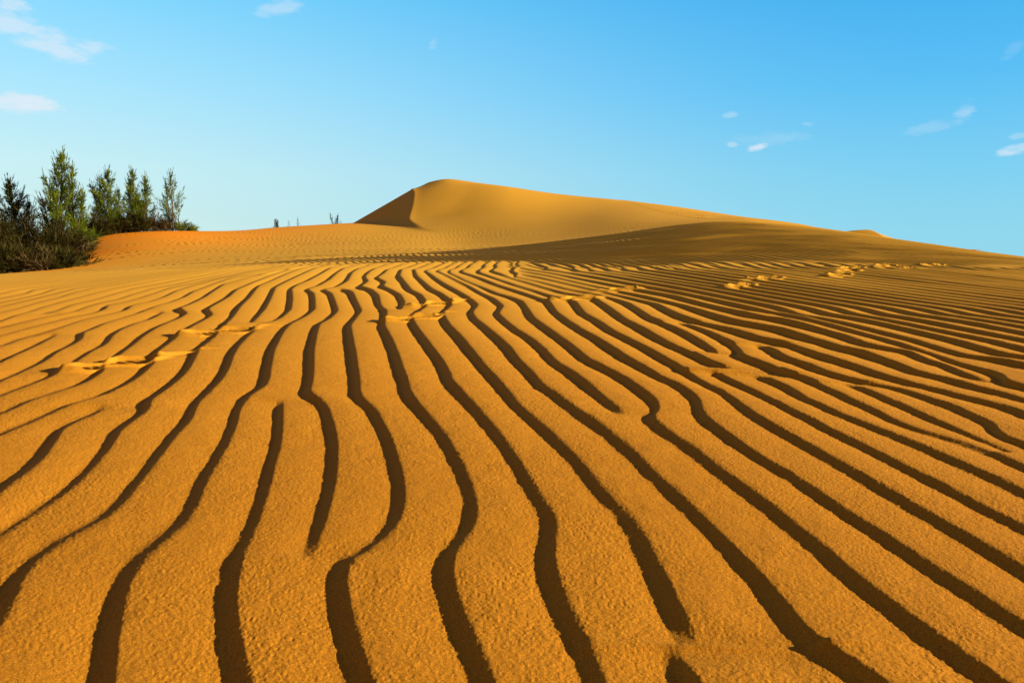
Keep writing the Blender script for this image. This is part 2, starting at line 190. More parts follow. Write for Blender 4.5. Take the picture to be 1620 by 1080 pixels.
# mid-resolution base surface, on a fan grid of (s = X/Y, log Y), interpolated from the control heights
MS = np.linspace(-1.25, 1.25, 401); MY = np.linspace(math.log(.3), math.log(95), 420)
def make_base():
    Z = np.array(BASE_Z, dtype=float)                       # [ycontrol][scontrol]
    ly = np.log(np.array(BASE_Y, dtype=float)); ss = np.array(BASE_S, dtype=float)
    def hermite(xc, F, x):                                  # monotone-ish cubic along axis 0
        d = np.diff(F, axis=0) / np.diff(xc)[:, None]
        m = np.zeros_like(F); m[1:-1] = np.where(d[:-1] * d[1:] > 0, 2 * d[:-1] * d[1:] / (d[:-1] + d[1:] + 1e-12), 0)
        m[0] = d[0]; m[-1] = d[-1]
        i = np.clip(np.searchsorted(xc, x) - 1, 0, len(xc) - 2)
        h = (xc[i + 1] - xc[i])[:, None]; t = np.clip((x - xc[i]) / (xc[i + 1] - xc[i]), 0, 1)[:, None]
        return ((2*t**3 - 3*t*t + 1) * F[i] + (t**3 - 2*t*t + t) * h * m[i] + (3*t*t - 2*t**3) * F[i+1] + (t**3 - t*t) * h * m[i+1])
    A = hermite(ly, Z, MY)                                  # (nY, nS)
    B = hermite(ss, A.T.copy(), MS).T.copy()                # (nY, len MS)
    B = blur_axis(B, 5, 1)
    far = blur_axis(B, 3, 0); mid = blur_axis(B, 13, 0); w = smooth(math.log(17), math.log(26), MY)[:, None]
    return mid * (1 - w) + far * w
def bilin(G, s, ly):
    i = np.clip((s - MS[0]) / (MS[1] - MS[0]), 0, len(MS) - 1.001); j = np.clip((ly - MY[0]) / (MY[1] - MY[0]), 0, len(MY) - 1.001)
    i0 = i.astype(int); j0 = j.astype(int); fi = i - i0; fj = j - j0
    return (G[j0, i0] * (1 - fi) + G[j0, i0 + 1] * fi) * (1 - fj) + (G[j0 + 1, i0] * (1 - fi) + G[j0 + 1, i0 + 1] * fi) * fj

BASE_G = make_base()
RIDGE_X = np.array([-4.5, -3.4, -2.76, -2.17, -1.13, -.13, 1.27, 2.84, 4.8, 7.0])
RIDGE_Y = np.array([9.5, 11.0, 13.0, 14.5, 16.0, 17.0, 18.0, 19.0, 21.0, 23.0])
def base(X, Y):
    s = X / Y
    F = bilin(BASE_G, s, np.log(Y))
    # the ridge whose lee foot meets the great dune
    bx = RIDGE_X; by = RIDGE_Y
    yb = np.interp(X, bx, by, left=-40, right=60)
    d = (Y - yb) * .8                                       # + beyond the ridge
    amp = .02 * smooth(-3.6, -1.0, X) * (1 - smooth(4.0, 7, X)) * smooth(8, 12, Y)
    F = F + amp * np.where(d < 0, np.exp(-(d / 2.2) ** 2), 1.5 * np.exp(-(d / .5) ** 2) - .5 * np.exp(-(d / 3.0) ** 2))
    # the great dune: windward surface cut by its slip face
    W = wind(X, Y); S = 3.13 + .5625 * (X + 9.61) + .28 * (Y - 52)
    Y0 = 52 + 8 * smooth(-6.6, -4.4, X); T = 3.13 + .5625 * (X + 9.61) + .28 * (Y0 - 52) - .6 * (Y - Y0)
    W = np.minimum(W, np.where(Y > Y0 - 2, T, 99))
    # a little rounding where wind drifts over the brink
    k = .06; D = np.clip(.5 + .5 * (S - W) / k, 0, 1); mWS = S * (1 - D) + W * D - k * D * (1 - D)
    k = .25; D = np.clip(.5 + .5 * (F - mWS) / k, 0, 1)
    H = F * D + mWS * (1 - D) + k * D * (1 - D)
    w = smooth(33, 38, Y) * (1 - smooth(-.03, .06, s)) * smooth(-.30, -.27, s)
    return F * (1 - w) + H * w
def make_wind():
    Z = np.array(WIND_Z, dtype=float); yy = np.array(WIND_Y, dtype=float); ss = np.array(WIND_S, dtype=float)
    A = np.array([np.interp(WYG, yy, Z[:, k]) for k in range(len(ss))]).T
    B = np.array([np.interp(WSG, ss, A[k]) for k in range(len(WYG))])
    return blur_axis(blur_axis(B, 3, 1), 2, 0)
WSG = np.linspace(-.36, .12, 241); WYG = np.linspace(30, 95, 261)
def wind(X, Y):
    s = X / Y
    i = np.clip((s - WSG[0]) / (WSG[1] - WSG[0]), 0, len(WSG) - 1.001); j = np.clip((Y - WYG[0]) / (WYG[1] - WYG[0]), 0, len(WYG) - 1.001)
    i0 = i.astype(int); j0 = j.astype(int); fi = i - i0; fj = j - j0; G = WIND_G
    return (G[j0, i0] * (1 - fi) + G[j0, i0 + 1] * fi) * (1 - fj) + (G[j0 + 1, i0] * (1 - fi) + G[j0 + 1, i0 + 1] * fi) * fj
WIND_G = make_wind()

def extend_lines(L):
    """carry each traced crest on toward the far ridge and out of view, and add the neighbours at the sides"""
    YT = 30.
    def n1(a, b, seed): return float(vnoise(np.array([a]), np.array([b]), seed)[0])
    def wob(X, Y): return .045 * n1(X * .5 + 7, Y * 1.1, 5) + .03 * n1(X * 1.1, Y * 2.4, 6)
    def dirn(X, Y): return -.30 * float(smooth(0., .45, X / Y))
    out = []
    for n, S, E, o in L:
        o = list(o)
        if not E:
            k = min(3, len(o) - 1); sl = (o[k][0] - o[0][0]) / (o[k][1] - o[0][1]); sl = max(-.6, min(.5, sl))
            x, y = o[0]; pre = []
            while y > .35:
                sl *= .93; x -= sl * .25; y -= .25; pre.append((x, max(y, .3)))
            o = pre[::-1] + o
        if not S:
            x, y = o[-1]; w0 = wob(x, y); xx = x
            while y < YT:
                st = .25 if y < 11 else .6
                y += st; xx += dirn(xx, y) * st; o.append((xx + wob(xx, y) - w0, y))
        out.append((n, o))
    d = dict(out)
    def off(o, k, lam, seed): return [(x + k * lam + .03 * n1(y * 1.3, k * .8, seed), y) for x, y in o]
    for k in range(1, 105): out.append(('r', off(d['right'], k, .15, 11)))
    for k in range(1, 85): out.append(('l', off(d['left'], -k, .145, 12)))
    return out

def parse_crests():
    L = []
    for ln in CRESTS.strip().splitlines():
        t = ln.split(); L.append((t[0], t[1] == 'S', t[2] == 'E', [tuple(map(float, p.split(','))) for p in t[3:]]))
    return extend_lines(L)

# footprints: x, y, heading (degrees from +X), length, scuff length, depth factor
FEET = [(-1.41, 2.84, 50, 0.3, 0.27, 1), (-1.31, 3.59, 40, 0.3, 0.18, 0.9), (-0.5, 4.05, 46, 0.3, 0.2, 1.1), (-0.45, 4.68, 50, 0.3, 0.29, 0.9), (0.4, 4.97, 40, 0.34, 0, 0.9), (0.74, 5.51, 37, 0.34, 0.16, 0.75), (1.63, 5.75, 49, 0.34, 0, 0.83), (1.99, 6.33, 34, 0.34, 0, 0.75), (2.65, 6.58, 47, 0.34, 0, 0.9), (2.9, 6.97, 47, 0.34, 0, 0.83), (3.5, 7.59, 49, 0.34, 0, 0.75), (3.57, 7.35, -20, 0.3, 0, 0.68), (4.06, 7.8, 29, 0.3, 0, 0.75), (3.09, 7.33, 33, 0.3, 0, 0.75)]

# fan grid
s_mid = np.arange(-.70, .70001, .00088)
g1 = .70 + np.cumsum(np.linspace(.0012, .006, 118))
GS = np.concatenate([-g1[::-1], s_mid, g1])
ys = [.36]
while ys[-1] < 92:
    y = ys[-1]; ys.append(y * (1 + (.0021 if y < 3.2 else .0031 if y < 9 else (.0034 if y < 9.6 else .0019) if y < 21 else .0045 if y < 30 else .008)))
GY = np.array(ys); nS, nY = len(GS), len(GY)

def ripple_field():
    """height (in units of metres) of the big ripples, one row of constant Y at a time"""
    L = parse_crests()
    rows = GY[GY < 29]; C = np.full((len(L), len(rows)), np.nan); TP = np.ones((len(L), len(rows)), dtype=np.float32)
    for k, (n, o) in enumerate(L):
        a = np.array(o); m = (rows >= a[0, 1]) & (rows <= a[-1, 1])
        if m.sum() < 2: continue
        # resample evenly, round the corners, read back at the rows
        yy = np.arange(a[0, 1], a[-1, 1] + .02, .02); xx = np.interp(yy, a[:, 1], a[:, 0])
        sg = 1.6
        if len(xx) > 12: xx = blur_axis(xx, sg, 0)
        C[k, m] = np.interp(rows[m], yy, xx)
        # a crest that starts or stops inside the field sinks away over a hand's breadth
        if a[0, 1] > .7: TP[k] *= .12 + .88 * smooth(-.02, .07, rows - a[0, 1])
        if a[-1, 1] < 25: TP[k] *= .12 + .88 * smooth(-.02, .07, a[-1, 1] - rows)
    Hh = np.zeros((len(rows), nS), dtype=np.float32)
    for j, y in enumerate(rows):
        ok = ~np.isnan(C[:, j]); c = C[ok, j]; tp = TP[ok, j]; o_ = np.argsort(c); c = c[o_]; tp = tp[o_]
        kc, kt = [c[0]], [tp[0]]
        for v, q in zip(c[1:], tp[1:]):
            if v - kc[-1] > .045: kc.append(v); kt.append(q)
        c = np.array([kc[0] - .15] + kc + [kc[-1] + .15]); tp = np.array([1.] + kt + [1.])
        gap = np.diff(c); A = (.084 + .017 * float(smooth(1.3, 2.6, y))) * np.concatenate([gap[:1], (gap[1:] + gap[:-1]) / 2, gap[-1:]])
        A = np.clip(A, .003, .0195) * tp
        X = GS * y
        i = np.clip(np.searchsorted(c, X) - 1, 0, len(c) - 2)
        lam = c[i + 1] - c[i]; t = np.clip((X - c[i]) / lam, 0, 1)
        dl = .20 * np.minimum(1, .165 / lam)                                                  # lee share of one wavelength
        st = np.clip(t / (1 - dl), 0, 1)
        stoss = 1 - (.22 * st + .78 * st ** 1.8)
        le = np.clip((t - (1 - dl)) / dl, 0, 1); lee = le ** 1.35
        Hh[j] = np.where(t < 1 - dl, stoss * A[i], lee * A[i + 1])
    # rows are log-spaced: blur over a fixed length of sand
    out = np.empty_like(Hh)
    a = blur_axis(Hh, 2.2, 0); b = blur_axis(Hh, 3.6, 0); cc = blur_axis(Hh, 5.5, 0)
    w = smooth(2.2, 4.5, rows)[:, None].astype(np.float32)
    w2 = smooth(1.0, 2.4, rows)[:, None].astype(np.float32)
    out = cc * (1 - w2) + (b * (1 - w) + a * w) * w2
    k0 = .12 * (1 - smooth(1.5, 3.0, rows))[:, None]; gs = smooth(.02, .22, GS[None, :] - k0).astype(np.float32); out = out * (1 - gs) + (Hh * .35 + blur_axis(Hh, 1.8, 0) * .65) * gs
    out = blur_axis(out, 1.3, 1)
    F = np.zeros((nY, nS), dtype=np.float32); F[:len(rows)] = out
    return F

def terrain():
    X = (GS[None, :] * GY[:, None]); Y = np.broadcast_to(GY[:, None], X.shape)
    Z = base(X, Y)
    xb, yb = RIDGE_X, RIDGE_Y
    ridge = np.interp(X, xb, yb, left=12, right=60)
    ridge = np.where(X < -4.5, 12.0, ridge)
    near = 1 - smooth(-.6, .5, (Y - ridge))
    rip = ripple_field()
    s = X / Y
    calm = 1 - .5 * (1 - smooth(-.60, -.30, s)) * smooth(7.0, 11, Y)          # wind-smoothed crest at the left
    patch = .88 + .14 * vnoise(X * .8 + Y * .5 + 3, Y * .7 - X * .5, 21)
    swell = 1 + .30 * smooth(1.5, 3.2, Y) + .36 * smooth(1.8, 4.8, Y) * smooth(.0, .40, s)
    # toward the ridge the ripples get short and crowded
    wq = (X + .27 * Y + .16 * vnoise(X * .5 + Y * .37, Y * .45 - X * .5, 71) + .05 * vnoise(X * 1.4 + Y * 1.1, Y * 1.2 - X * 1.3, 72)) / (.105 + .02 * smooth(1, 6, X))
    fq = wq - np.floor(wq); pq = np.where(fq < .76, 1 - (fq / .76) ** 1.5, (fq - .76) / .24)
    short = (.0122 + .0056 * smooth(-.15, .05, s) * (1 - .25 * smooth(.25, .5, s)) + .003 * vnoise(X * .9 + Y * .8, Y * .8 - X * .9, 73)) * pq * (.75 + .25 * smooth(-.3, .0, s))
    yw = Y + 1.6 * smooth(-.06, .1, s) + .7 * vnoise(X, Y, 74); wc = smooth(8.2, 10.4, yw)
    Z = Z + np.maximum(rip * patch * swell * (1 - smooth(.45, 1, wc)), short * smooth(0, .55, wc)) * near * calm
    # small far ripples on the dune beyond
    warp = .45 * vnoise(X * .36 + Y * .27, Y * .36 - X * .27, 31) + .12 * vnoise(X * 1.3 + Y, Y * 1.3 - X, 32)
    ph = (X + Y * .12 + warp) / .19; f = ph - np.floor(ph)
    prof = np.where(f < .72, 1 - f / .72, (f - .72) / .28)
    mask = (1 - near) * (1 - smooth(34, 42, Y)) * smooth(9, 12, Y)
    lowd = 1 - smooth(1.4, 2.3, Z)
    dunepart = smooth(-.2, -.05, s)
    mask = mask * (1 - dunepart * (1 - lowd)) * (1 - .55 * smooth(-2, 1.5, X)) * (.75 + .35 * vnoise(X * .3, Y * .3, 33))
    Z = Z + .011 * prof * np.clip(mask, 0, 1)
    # footprints
    for (fx, fy, hd, ln, sc, dp) in FEET:
        r = max(ln, sc) + .3
        jj = np.where(np.abs(GY - fy) < r)[0]
        if not len(jj): continue
        ii = np.where((GS * (fy + r) > fx - r - .4) & (GS * max(.3, fy - r) < fx + r + .4))[0]
        sl = (slice(jj[0], jj[-1] + 1), slice(ii[0], ii[-1] + 1))
        x = X[sl] - fx; y = Y[sl] - fy; z = Z[sl]
        c, sn = math.cos(R(hd)), math.sin(R(hd)); u = x * c + y * sn; v = -x * sn + y * c
        wob = .010 * vnoise(u * 16 + fx * 9, v * 16, 41)
        a, b = ln / 2, ln * .24
        bw = b * (1 - .28 * np.clip(1 - ((u + a * .25) / (a * .5)) ** 2, 0, 1))    # waist of the sole
        e = np.sqrt((u / a) ** 2 + ((v + wob) / bw) ** 2)
        flat = base(X[sl], Y[sl]) + .012 - .028 * (u * c - v * sn)
        inside = 1 - smooth(.78, 1.08, e)
        tread = .0048 * np.sign(np.sin(u * 2 * math.pi / .034 + 3 * v / b)) * (1 - smooth(.6, .85, e))
        znew = z * (1 - inside) + (flat - .009 * dp + tread) * inside
        rim = np.exp(-((e - 1.16) / .15) ** 2) * (.0100 + .0022 * vnoise(u * 45, v * 45, 42)) * dp
        heel = np.exp(-(((u + a * 1.12) / (.20 * ln)) ** 2 + ((v - .01) / (.15 * ln)) ** 2)) * .012 * dp
        heel *= 1 + .2 * vnoise(u * 40, v * 40, 43)
        # scuff: a raised furrow dragged on ahead of the toe
        un = np.clip((u - a) / max(sc, .01), 0, 1); on = smooth(-.05, .1, (u - a) / max(sc, .01)) * (1 - smooth(.75, 1.05, (u - a) / max(sc, .01)))
        vc = v - (.05 * np.sin(un * 3.0) + .01)
        furrow = on * (.008 * np.exp(-(vc / .018) ** 2) - .007 * np.exp(-((vc + .026) / .014) ** 2)) * (1 - .45 * un)
        ztr = znew + rim + heel + furrow
        Z[sl] = ztr
    # loose grain, only where near enough to be seen
    fade = 1 - smooth(2.2, 6.5, Y)
    jn = int(np.searchsorted(GY, 6.6))
    x, y = X[:jn], Y[:jn]; fd = fade[:jn]
    rough = .72 + .22 * vnoise(x / .16, y / .22, 56) + .2 * vnoise(x / .05, y / .06, 57)
    g = 1.5 * (.00020 * vnoise(x / .0078, y / .0078, 51) + .00046 * vnoise(x / .0038 + 9, y / .0038, 52)) * rough + .0004 * vnoise(x / .021, y / .021, 53) + .0008 * vnoise(x / .055, y / .055, 54)
    Z[:jn] += g * fd
    Z += .003 * vnoise((X + Y * .8) / 1.1, (Y - X * .8) / 1.3, 55) * smooth(1, 4, Y)
    return X, Y, Z

def mesh_grid(name, X, Y, Z, mat):
    ny, nx = X.shape
    co = np.empty((ny * nx, 3), dtype=np.float32); co[:, 0] = X.ravel(); co[:, 1] = Y.ravel(); co[:, 2] = Z.ravel()
    idx = np.arange(ny * nx, dtype=np.int32).reshape(ny, nx)
    q = np.stack([idx[:-1, :-1], idx[:-1, 1:], idx[1:, 1:], idx[1:, :-1]], axis=-1).reshape(-1, 4)
    me = bpy.data.meshes.new(name); nf = len(q)
    me.vertices.add(len(co)); me.vertices.foreach_set('co', co.ravel())
    me.loops.add(nf * 4); me.loops.foreach_set('vertex_index', q.ravel())
    me.polygons.add(nf); me.polygons.foreach_set('loop_start', np.arange(0, nf * 4, 4, dtype=np.int32))
    me.polygons.foreach_set('use_smooth', np.ones(nf, dtype=bool))
    me.update(calc_edges=True); me.materials.append(mat)
    ob = bpy.data.objects.new(name, me); scene.collection.objects.link(ob); return ob

# ---------------------------------------------------------------- materials
def sand_material():
    m = bpy.data.materials.new('sand'); m.use_nodes = True; t = m.node_tree; b = t.nodes['Principled BSDF']
    geo = N(t, 'ShaderNodeNewGeometry'); sp = N(t, 'ShaderNodeSeparateXYZ'); t.links.new(geo.outputs['Position'], sp.inputs[0])
    def noise(sc, det=2, rough=.5):
        n = N(t, 'ShaderNodeTexNoise'); n.inputs['Scale'].default_value = sc; n.inputs['Detail'].default_value = det; n.inputs['Roughness'].default_value = rough
        t.links.new(geo.outputs['Position'], n.inputs['Vector']); return n.outputs[0]
    grain = ramp(t, noise(520, 3, .75), [(.34, SAND_DARK), (.52, SAND_MID), (.70, SAND_LIGHT)])
    big = noise(1.3, 4)
    col = mixc(t, M(t, 'MULTIPLY', big, .35), grain, SAND_LIGHT)
    # paler with distance: brightening of sand at grazing view, put into the colour
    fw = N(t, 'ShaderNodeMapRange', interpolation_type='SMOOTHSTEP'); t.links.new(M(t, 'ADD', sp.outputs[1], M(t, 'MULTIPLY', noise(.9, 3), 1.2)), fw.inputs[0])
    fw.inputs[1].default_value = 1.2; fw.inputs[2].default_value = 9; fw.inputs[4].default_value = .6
    col = mixc(t, fw.outputs[0], col, SAND_GRAZING)
    # redder sand on the dune at the left, mixing in through drifting patches
    fx = N(t, 'ShaderNodeMapRange', interpolation_type='SMOOTHSTEP'); t.links.new(M(t, 'ADD', sp.outputs[0], M(t, 'MULTIPLY', noise(.35, 4), 6)), fx.inputs[0])
    fx.inputs[1].default_value = -1.5; fx.inputs[2].default_value = -11.0
    fy = N(t, 'ShaderNodeMapRange', interpolation_type='SMOOTHSTEP'); t.links.new(sp.outputs[1], fy.inputs[0])
    fy.inputs[1].default_value = 10.5; fy.inputs[2].default_value = 15
    col = mixc(t, M(t, 'MULTIPLY', fx.outputs[0], fy.outputs[0]), col, SAND_RED)
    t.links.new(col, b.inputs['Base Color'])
    b.inputs['Roughness'].default_value = .9; b.inputs['Specular IOR Level'].default_value = .04
    bp = N(t, 'ShaderNodeBump'); bp.inputs['Distance'].default_value = .0011; bp.inputs['Strength'].default_value = .85
    h = M(t, 'ADD', noise(480, 3, .7), M(t, 'MULTIPLY', noise(160, 2), .6))
    t.links.new(h, bp.inputs['Height']); t.links.new(bp.outputs[0], b.inputs['Normal'])
    return m
def sand_far_material():
    return SAND
def leaf_material(name, c1, c2, tr=.25):
    m = bpy.data.materials.new(name); m.use_nodes = True; t = m.node_tree; b = t.nodes['Principled BSDF']
    ob = N(t, 'ShaderNodeNewGeometry'); n = N(t, 'ShaderNodeTexNoise'); n.inputs['Scale'].default_value = 3.5; n.inputs['Detail'].default_value = 4
    t.links.new(ob.outputs['Position'], n.inputs['Vector'])
    n2 = N(t, 'ShaderNodeTexNoise'); n2.inputs['Scale'].default_value = 30; t.links.new(ob.outputs['Position'], n2.inputs['Vector'])
    f = M(t, 'ADD', M(t, 'MULTIPLY', n.outputs[0], .7), M(t, 'MULTIPLY', n2.outputs[0], .3))
    col = ramp(t, f, [(.36, c1), (.62, c2)]); t.links.new(col, b.inputs['Base Color'])
    b.inputs['Roughness'].default_value = .7; b.inputs['Specular IOR Level'].default_value = .08
    tl = N(t, 'ShaderNodeBsdfTranslucent'); t.links.new(col, tl.inputs[0])
    mx = N(t, 'ShaderNodeMixShader'); mx.inputs[0].default_value = tr
    t.links.new(b.outputs[0], mx.inputs[1]); t.links.new(tl.outputs[0], mx.inputs[2])
    t.links.new(mx.outputs[0], t.nodes['Material Output'].inputs[0]); return m
def bark_material():
    m = bpy.data.materials.new('bark'); m.use_nodes = True; t = m.node_tree; b = t.nodes['Principled BSDF']
    g = N(t, 'ShaderNodeNewGeometry'); n = N(t, 'ShaderNodeTexNoise'); n.inputs['Scale'].default_value = 25; t.links.new(g.outputs['Position'], n.inputs['Vector'])
    t.links.new(ramp(t, n.outputs[0], [(.3, (.05, .028, .015)), (.7, (.16, .085, .04))]), b.inputs['Base Color']); b.inputs['Roughness'].default_value = .9
    return m

SAND_DARK = (.20, .064, .007); SAND_MID = (.44, .169, .010); SAND_LIGHT = (.70, .315, .021); SAND_RED = (.86, .285, .008); SAND_GRAZING = (.74, .42, .038)
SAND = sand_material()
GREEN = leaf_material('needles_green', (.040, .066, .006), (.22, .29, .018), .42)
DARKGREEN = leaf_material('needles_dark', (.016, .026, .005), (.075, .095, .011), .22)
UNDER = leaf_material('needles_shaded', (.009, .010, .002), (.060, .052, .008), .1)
DRY = leaf_material('twigs_dry', (.035, .028, .010), (.12, .085, .03), .15)
BARK = bark_material()

# ---------------------------------------------------------------- the sand itself
X, Y, Z = terrain()
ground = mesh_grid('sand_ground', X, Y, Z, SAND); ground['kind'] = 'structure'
ground['label'] = 'rippled golden sand rising to one tall smooth dune'
del X, Y, Z
# low plain round and beyond everything
rr = np.concatenate([[0, .5, 1, 2, 4, 8, 12, 18, 26, 36, 60], np.geomspace(90, 9000, 22)]); aa = np.linspace(0, 2 * math.pi, 97)
RR, AA = np.meshgrid(rr, aa, indexing='ij')
PZ = np.maximum(-.12 - .16 * RR, -5.0) + np.where(RR > 60, 1.2 * np.sin(AA * 7 + RR * .01) * np.cos(AA * 3), 0) * np.minimum(1, RR / 400)
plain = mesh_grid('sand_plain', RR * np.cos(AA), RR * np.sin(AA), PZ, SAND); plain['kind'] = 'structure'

def ground_z(x, y): return float(base(np.array([x]), np.array([y]))[0])

# a far dune tip showing over the right shoulder
def far_dune():
    gx = np.linspace(-3.2, 4.4, 90); gy = np.linspace(-6, 6, 60); GXX, GYY = np.meshgrid(gx, gy)
    w = .55 + .04 * GYY
    left = 2.05 * np.exp(-((GXX - .6) / 4.6) ** 2); right = 2.05 - .62 * (GXX - .6 + w * .3)
    z = np.where(GXX < .6, left, np.minimum(left, right)) * np.exp(-(GYY / 3.4) ** 2)
    return GXX, GYY, z
fx_, fy_, fz_ = far_dune()
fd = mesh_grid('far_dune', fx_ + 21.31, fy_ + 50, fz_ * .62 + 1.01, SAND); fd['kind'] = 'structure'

# ---------------------------------------------------------------- trees and shrubs
def tag(o, label, cat, group=None):
    o['label'] = label; o['category'] = cat
    if group: o['group'] = group
def tri_mesh(name, V, T, mat, parent=None):
    me = bpy.data.meshes.new(name); V = np.asarray(V, dtype=np.float32).reshape(-1, 3); T = np.asarray(T, dtype=np.int32).reshape(-1, 3)
    me.vertices.add(len(V)); me.vertices.foreach_set('co', V.ravel())
    me.loops.add(T.size); me.loops.foreach_set('vertex_index', T.ravel())
    me.polygons.add(len(T)); me.polygons.foreach_set('loop_start', np.arange(0, T.size, 3, dtype=np.int32))
    me.update(calc_edges=True); me.materials.append(mat)
    o = bpy.data.objects.new(name, me); scene.collection.objects.link(o)
    if parent: o.parent = parent
    return o
def tube(V, T, pts, radii, n=6):
    b = len(V); pts = np.array(pts, dtype=float)
    for k, p in enumerate(pts):
        d = pts[min(k + 1, len(pts) - 1)] - pts[max(k - 1, 0)]; d /= np.linalg.norm(d) + 1e-9
        a = np.cross(d, (0, 1, .13)); a /= np.linalg.norm(a) + 1e-9; c = np.cross(d, a)
        for i in range(n):
            t = 2 * math.pi * i / n; V.append(p + radii[k] * (math.cos(t) * a + math.sin(t) * c))
    for k in range(len(pts) - 1):
        for i in range(n):
            q = b + k * n + i; r = b + k * n + (i + 1) % n
            T += [(q, r, r + n), (q, r + n, q + n)]
def needles(rng, V, T, p, d, length, count, nl, nw, spread=.75):
    """a feathery shoot: thin needles standing off an axis from p along d"""
    d = d / np.linalg.norm(d)
    for _ in range(count):
        t = rng.random() ** .8; q = p + d * (length * t)
        r = rng.normal(size=3); r -= r.dot(d) * d; r /= np.linalg.norm(r) + 1e-9
        e = d + r * spread * (1.1 - .5 * t); e /= np.linalg.norm(e)
        w = np.cross(e, rng.normal(size=3)); w /= np.linalg.norm(w) + 1e-9
        l = nl * (.6 + .7 * rng.random()); b = len(V)
        V += [q - w * nw * .5, q + w * nw * .5, q + e * l]; T.append((b, b + 1, b + 2))
def make_tree(name, x, y, h, width, label, seed, leaf, spires=(), lean=0.0, density=1.0, low=.08, cat='tree', group='feathery trees behind the left dune', zoff=-.05, fine=1.0):
    rng = np.random.default_rng(seed); root = bpy.data.objects.new(name, None); scene.collection.objects.link(root)
    z0 = ground_z(x, y) + zoff; root.location = (x, y, z0); tag(root, label, cat, group)
    TV, TT, LV, LT, DV, DT = [], [], [], [], [], []
    def leader(bx, by, hh, wid, ln, n_br, lowf):
        pts = []; K = 12
        ph = rng.random() * 6
        for k in range(K + 1):
            t = k / K; pts.append((bx + ln * t * t * hh + .03 * math.sin(ph + t * 7) * hh * .3, by + .02 * hh * math.sin(ph * 2 + t * 5), hh * t))
        rad = [max(.006, .016 * hh * (1 - k / K) ** .9 + .004) for k in range(K + 1)]
        tube(TV, TT, pts, rad); pts = np.array(pts)
        for i in range(n_br):
            t = lowf + (1 - lowf) * ((i + rng.random() * .8) / n_br) ** .92
            if t > .99: continue
            k = t * K; k0 = min(int(k), K - 1); p = pts[k0] + (pts[k0 + 1] - pts[k0]) * (k - k0)
            a = rng.random() * 2 * math.pi; up = .7 + .8 * rng.random() + .9 * t
            bl = wid * (1 - t) ** 1.0 * (.5 + .85 * rng.random()) + .035 * hh * (1 - t * .6)
            d = np.array((math.cos(a), math.sin(a), up)); d /= np.linalg.norm(d)
            e = p + d * bl; mid = p + d * bl * .5 + np.array((0, 0, -.06 * bl))
            tip = e + np.array((0, 0, .12 * bl))
            tube(TV, TT, [p, mid, tip], [.012 * hh * (1 - t) * .35 + .004, .006, .002], 4)
            VV, VT = (LV, LT)
            if t < .25 and rng.random() < .25: VV, VT = (DV, DT)
            needles(rng, VV, VT, tip, d + np.array((0, 0, .9)), .34 * fine, 16, .10 * fine, .014 * fine, .35)
            # side shoots along the branch, longer in the middle
            ns = int((5 + 15 * bl) * density)
            for j in range(ns):
                u = .12 + .88 * (j + rng.random()) / ns
                q = p + (mid - p) * 2 * u if u < .5 else mid + (tip - mid) * (2 * u - 1)
                sd = d + rng.normal(size=3) * .55 + np.array((0, 0, .35)); sd /= np.linalg.norm(sd)
                needles(rng, VV, VT, q, sd, (.20 + .16 * rng.random()) * (1.05 - .6 * t) * fine, 13, (.15 - .05 * t) * fine, .016 * fine)
        needles(rng, LV, LT, pts[-2], pts[-1] - pts[-2], .13 * hh, 26, .09 * fine, .012 * fine, .5)
    nb = int(50 * h / 3 * (width / 1.0) ** .35 * density)
    leader(0, 0, h, width, lean, nb, low)
    for (sx, sy, sh, sw, sl) in spires:
        leader(sx, sy, sh, sw, sl, int(24 * sh / 3 * density), .15)
    tri_mesh('trunk', TV, TT, BARK, root); tri_mesh('crown', LV, LT, leaf, root)
    if DV: tri_mesh('dry_foliage', DV, DT, DRY, root)
    return root
def make_bush(name, x, y, h, w, label, seed, leaf, group='low bushes at the dune foot', d=None, shoots=140, zoff=-.08):
    rng = np.random.default_rng(seed); root = bpy.data.objects.new(name, None); scene.collection.objects.link(root)
    z0 = ground_z(x, y) + zoff; root.location = (x, y, z0); tag(root, label, 'bush', group)
    TV, TT, LV, LT = [], [], [], []
    for i in range(int(shoots / 7)):
        a = rng.random() * 2 * math.pi; r = rng.random() ** .6
        tip = np.array((math.cos(a) * r * w * .5, math.sin(a) * r * (d or w) * .5, h * (1.05 - .65 * r * r) * (.6 + .45 * rng.random())))
        b0 = np.array((tip[0] * .25, tip[1] * .25, 0)); mid = (b0 + tip) / 2 + np.array((0, 0, .1 * h))
        tube(TV, TT, [b0, mid, tip], [.02, .012, .004], 4)
        for j in range(9):
            u = .2 + .8 * (j + rng.random()) / 9; q = b0 + (tip - b0) * u + np.array((0, 0, .15 * h * u * (1 - u)))
            sd = (tip - b0) / np.linalg.norm(tip - b0) + rng.normal(size=3) * .6
            needles(rng, LV, LT, q, sd, .28, 16, .17, .018)
    tri_mesh('stem', TV, TT, BARK, root); tri_mesh('foliage', LV, LT, leaf, root)
    return root
